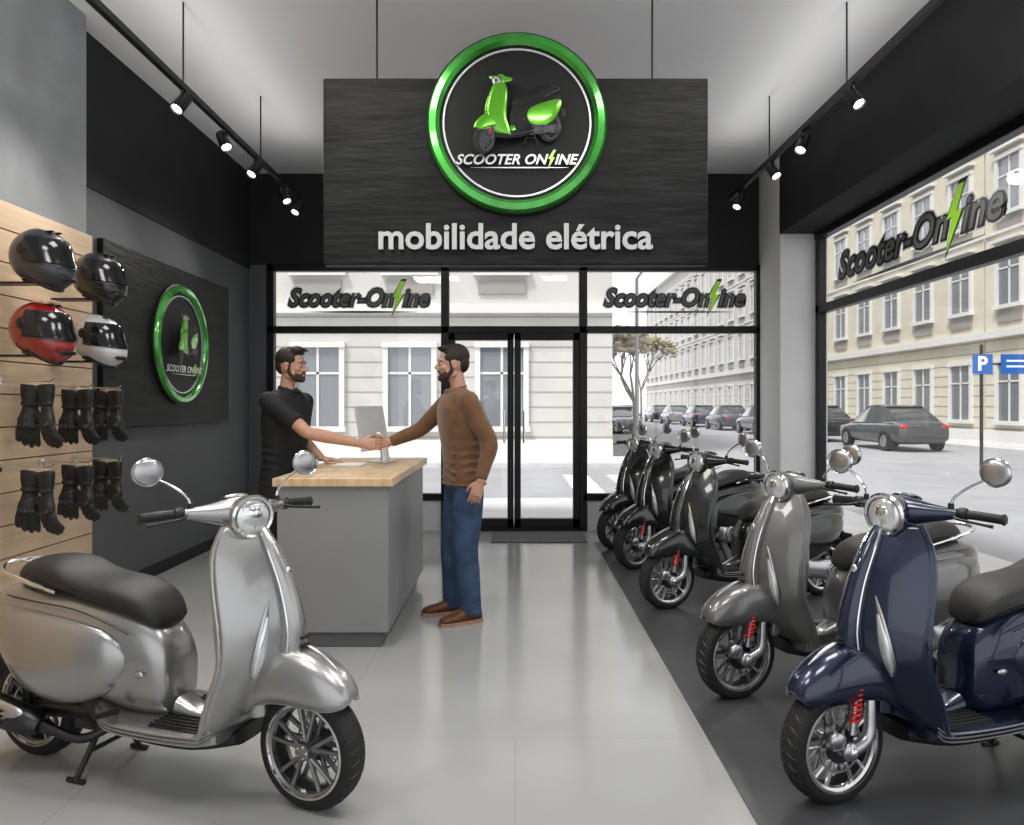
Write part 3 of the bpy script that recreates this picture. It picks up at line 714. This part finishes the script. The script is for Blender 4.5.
human('customer_man',(-.34,5.02,0),rad(204),m_brownsw,m_jean,m_shoeb,m_sole,.075,
 [(.06,-.12,rad(-8)),(.03,.13,rad(5))],
 {'R':((-.66,5.20,1.25),(HX+.085,HY+.03,HZ+.005),(-1,-.10,-.03),(0,0,1),(0,-1,-.1),(.35,.45,.3)),
  'L':((-.16,4.82,1.17),(-.22,4.76,.93),(-.35,.05,-1),(-1,0,0),(0,1,0),(.3,.3,.25))},False,tilt=.06,yaw=rad(-16))
human('shop_assistant_man',(-1.63,5.27,0),rad(-22),m_blackt,m_blackp,m_shoek,m_shoek,.065,
 [(-.02,-.11,rad(-8)),(.0,.11,rad(10))],
 {'R':((-1.38,5.00,1.235),(HX-.085,HY-.03,HZ),(1,.10,-.02),(0,0,1),(0,1,-.1),(.35,.45,.3)),
  'L':((-1.58,5.52,1.18),(-1.40,5.44,1.032),(1,.1,-.12),(0,-1,0),(0,0,-1),(.1,.1,.1))},True,tilt=.04,quiff=.014,beardk=.95,yaw=rad(14))

# ------------------------------------------------------------ exterior
m_asph=MAT('asphalt',(.36,.36,.37),.8,noise=.08,scale=1)
simple('street_ground',[(-60,60,8.62,130,-.14,-.04),(3.3,60,-20,8.62,-.14,-.04),(-60,3.3,-20,-1.5,-.14,-.04)],m_asph)
simple('sidewalk',[(-30,4.5,8.63,11.5,-.04,-.005),(3.31,4.5,-10,8.63,-.04,-.005),(-30,3.2,17.5,19.9,-.04,.06),(15,17.4,8,110,-.04,.08)],MAT('paving',(.60,.59,.58),.8,noise=.08,scale=3))
b=MB()
for i in range(4): b.span(1.0+i*.9,1.5+i*.9,12.2,15.6,-.04,-.034)
b.build('crosswalk',MAT('road_paint',(.85,.85,.85),.7),smooth=False)
m_f1=MAT('cream_stucco',(.58,.565,.53),.8,noise=.06,scale=1); m_f2=MAT('yellow_stucco',(.67,.63,.51),.8,noise=.06,scale=1)
m_trimf=MAT('facade_trim',(.72,.71,.68),.8); m_wing=MAT('facade_window_glass',(.22,.235,.25),.1,coat=1); m_groove=MAT('facade_groove',(.35,.33,.30),.9)
def facade(name,P,u,n,length,height,fl,sp,off,wall,ww=1.15):
    u=V(u);n=V(n); A=Matrix(((u.x,n.x,0,P[0]),(u.y,n.y,0,P[1]),(0,0,1,P[2]),(0,0,0,1)))
    b=MB(A)
    b.span(0,length,-6,0,0,height,0)
    gh=4.1
    for k in range(9): b.span(0,length,0,.01,.55+k*.40,.58+k*.40,3)
    b.span(0,length,0,.12,0,.5,1); b.span(0,length,0,.25,gh-.25,gh,1); b.span(0,length,0,.5,height-.4,height,1)
    x=off
    while x<length-.8:
        for f in range(fl):
            z0=(.85 if f==0 else gh+.9+(f-1)*3.3); h=2.1 if f==0 else 1.95
            if z0+h>height-.5: continue
            b.span(x-ww/2,x+ww/2,0,.02,z0,z0+h,2)
            for s in(-1,1): b.span(x+s*(ww/2+.07)-.07,x+s*(ww/2+.07)+.07,0,.10,z0-.05,z0+h+.05,1)
            b.span(x-ww/2-.16,x+ww/2+.16,0,.14,z0+h,z0+h+.14,1); b.span(x-ww/2-.18,x+ww/2+.18,0,.18,z0-.14,z0,1)
            if f: b.span(x-ww/2-.25,x+ww/2+.25,0,.25,z0+h+.30,z0+h+.40,1); b.span(x-ww/2-.05,x+ww/2+.05,0,.07,z0-.62,z0-.24,3)
            b.span(x-.035,x+.035,0,.05,z0,z0+h,1); b.span(x-ww/2,x+ww/2,0,.05,z0+h*.66,z0+h*.66+.06,1)
        x+=sp
    for f in range(1,fl): b.span(0,length,0,.08,gh+.3+f*3.3-.1,gh+.3+f*3.3,1)
    return b.build(name,[wall,m_trimf,m_wing,m_groove],smooth=False)
facade('street_building',(-24,20,0),(1,0,0),(0,-1,0),26.6,14,3,2.45,1.6,m_f1)
facade('street_building',(2.6,26.1,0),(0,1,0),(1,0,0),54,14,4,2.8,1.6,m_f1)
facade('street_building',(17.5,100,0),(0,-1,0),(-1,0,0),50,16,4,2.9,1.6,m_f1)
facade('street_building',(17.5,49.9,0),(0,-1,0),(-1,0,0),21.9,17,4,2.7,1.6,m_f2,1.25)
facade('street_building',(17.5,27.9,0),(0,-1,0),(-1,0,0),24,15,4,2.6,1.4,m_f2,1.2)
def car(loc,rot,paint):
    e=empty('parked_car',loc,(0,0,rot)); b=MB()
    b.loft([ring_se(x,w,zb,zt,4,24) for x,w,zb,zt in cr([(2.2,.55,.35,.6),(2.12,.78,.25,.72),(1.7,.86,.2,.84),(1.0,.88,.2,.92),(0,.89,.2,.95),(-1.2,.88,.2,.97),(-1.9,.84,.24,.95),(-2.15,.74,.3,.85),(-2.2,.55,.4,.7)],24)],0)
    b.loft([[(x0,-.80,.88),(x0,.80,.88),(x1,.60,z1),(x1,-.60,z1)] for x0,x1,z1 in [(1.15,1.10,.90),(.85,.45,1.36),(.0,-.1,1.45),(-.9,-.9,1.42),(-1.75,-1.70,.93)]],1)
    b.loft([[(x,-w,z),(x,w,z),(x,w*.9,z+.03),(x,-w*.9,z+.03)] for x,w,z in [(.50,.60,1.35),(.1,.62,1.43),(-.4,.62,1.45),(-.95,.60,1.40)]],0)
    for sx in(1.35,-1.35):
        for s in(-1,1): b.lathe([(0,-.1),(.30,-.1),(.32,-.05),(.32,.1),(.22,.11),(.20,.09),(0,.09)],2,24,Matrix.Translation((sx,s*.80,.32))@Matrix.Scale(s,4,(0,1,0)))
        for s in(-1,1): b.lathe([(0,.0),(.2,.0),(.18,.02),(0,.03)],3,16,Matrix.Translation((sx,s*.80+s*.095,.32))@Matrix.Scale(s,4,(0,1,0)))
    for s in(-1,1): b.ell((2.1,s*.6,.68),(.1,.16,.07),3); b.ell((-2.14,s*.62,.78),(.06,.14,.07),4); b.ell((.75,s*.95,.95),(.08,.09,.06),0)
    b.build('car_body',[paint,MAT('car_glass',(.05,.055,.06),.1,coat=1),m_rubber,m_alum,m_red],e)
cp=[paintm('car_grey',(.10,.11,.12)),paintm('car_silver',(.4,.4,.42)),paintm('car_dark',(.04,.045,.05)),paintm('car_blue',(.06,.08,.14))]
for x,y,r,c in((12.6,25.2,90,0),(12.6,31.5,90,2),(12.6,38,90,1),(12.6,44.5,90,0),(12.6,51,90,3),(12.4,58,90,1),(12.4,65,90,2),(6.0,52,-90,2),(5.6,46,-90,1),(5.6,40,-90,0),(5.6,62,90,2)):
    car((x,y,-.04),rad(r),cp[c])
e=empty('parking_sign',(9.95,16,-.04)); b=MB()
b.tube([(0,0,0),(0,0,2.75)],.035,0,10); b.box((0,-.04,2.33),(.42,.02,.42),1); b.box((.75,-.04,2.33),(.72,.02,.42),1); b.tube([(0,0,2.33),(1.1,0,2.33)],.02,0,8); b.tube([(1.0,0,0),(1.0,0,2.5)],.03,0,10)
v,f=text_verts('P',.03,.02); b.add(v,f,2,Matrix.Translation((-.12,-.055,2.20))@Matrix.Rotation(rad(90),4,'X')@Matrix.Diagonal((.42,.42,.2,1)))
b.box((.75,-.052,2.40),(.5,.004,.04),2); b.box((.75,-.052,2.28),(.5,.004,.04),2)
b.build('sign_and_post',[m_dmetal,MAT('sign_blue',(.02,.13,.45),.4),MAT('sign_white',(.9,.9,.9),.4)],e,smooth=False)
m_bark=MAT('bark',(.30,.26,.22),.9); m_leaf=MAT('autumn_leaf',(.50,.44,.30),.9)
def tree(loc,h):
    e=empty('street_tree',loc); b=MB()
    def br(p,d,L,r,n):
        q=p+d*L; b.tube([p,p.lerp(q,.5)+V((random.uniform(-.05,.05)*L,0,0)),q],[r,r*.8,r*.6],0,6)
        if n==0:
            for _ in range(6): b.ell(q+V([random.uniform(-.4,.4) for _ in range(3)]),(.14,.13,.09),1,6,4)
            return
        for k in range(3):
            dd=(d+V((random.uniform(-.7,.7),random.uniform(-.7,.7),random.uniform(0,.5)))).normalized(); br(q,dd,L*.68,r*.6,n-1)
    br(V((0,0,0)),V((0,0,1)),h*.35,.10,4)
    b.build('tree',[m_bark,m_leaf],e)
tree((4.75,30,-.04),4.6); tree((9.4,56,-.04),7)
e=empty('street_lamp_post',(3.9,24,-.04)); b=MB(); b.tube([(0,0,0),(0,0,5.5),(.3,0,5.9),(1.0,0,6.0)],[.07,.05,.04,.03],0,8); b.ell((1.1,0,5.97),(.3,.1,.06),0); b.build('post',m_alum,e)

# ------------------------------------------------------------ lights / world
w=bpy.data.worlds.new('overcast'); S.world=w; w.use_nodes=True
bg=w.node_tree.nodes['Background']; bg.inputs[0].default_value=(.96,.97,1,1); bg.inputs[1].default_value=1.4
for i,(x,y) in enumerate(((-1.6,1.6),(.6,1.6),(-1.2,3.4),(1.4,3.4))):  # invented fill lights, out of view, added to brighten the interior
    e=empty('added_fill_panel',(x,y,4.0)); 
    b=MB(); b.box((0,0,.015),(1.0,1.0,.03)); b.build('fill_panel_housing',m_white,e,smooth=False)  # casing made up to go with the added fill light
    ld=bpy.data.lights.new('panel','AREA'); ld.shape='SQUARE'; ld.size=.9; ld.energy=34; ld.color=(1,.97,.93)
    lo=bpy.data.objects.new('added_fill_lamp',ld); COL.objects.link(lo); lo.parent=e; lo.location=(0,0,-.01)
sd=bpy.data.lights.new('sun','SUN'); sd.energy=3.0; sd.angle=rad(10); so=bpy.data.objects.new('sun',sd); COL.objects.link(so)
so.rotation_euler=V((.38,.40,-.84)).to_track_quat('-Z','Y').to_euler()

cam=bpy.data.cameras.new('camera'); co=bpy.data.objects.new('camera',cam); COL.objects.link(co)
co.location=(0,0,1.42); co.rotation_euler=(rad(90),0,0); cam.sensor_width=36; cam.lens=750/1024*36
cam.shift_x=-3/1024; cam.shift_y=-7.5/1024; cam.clip_end=300
S.camera=co
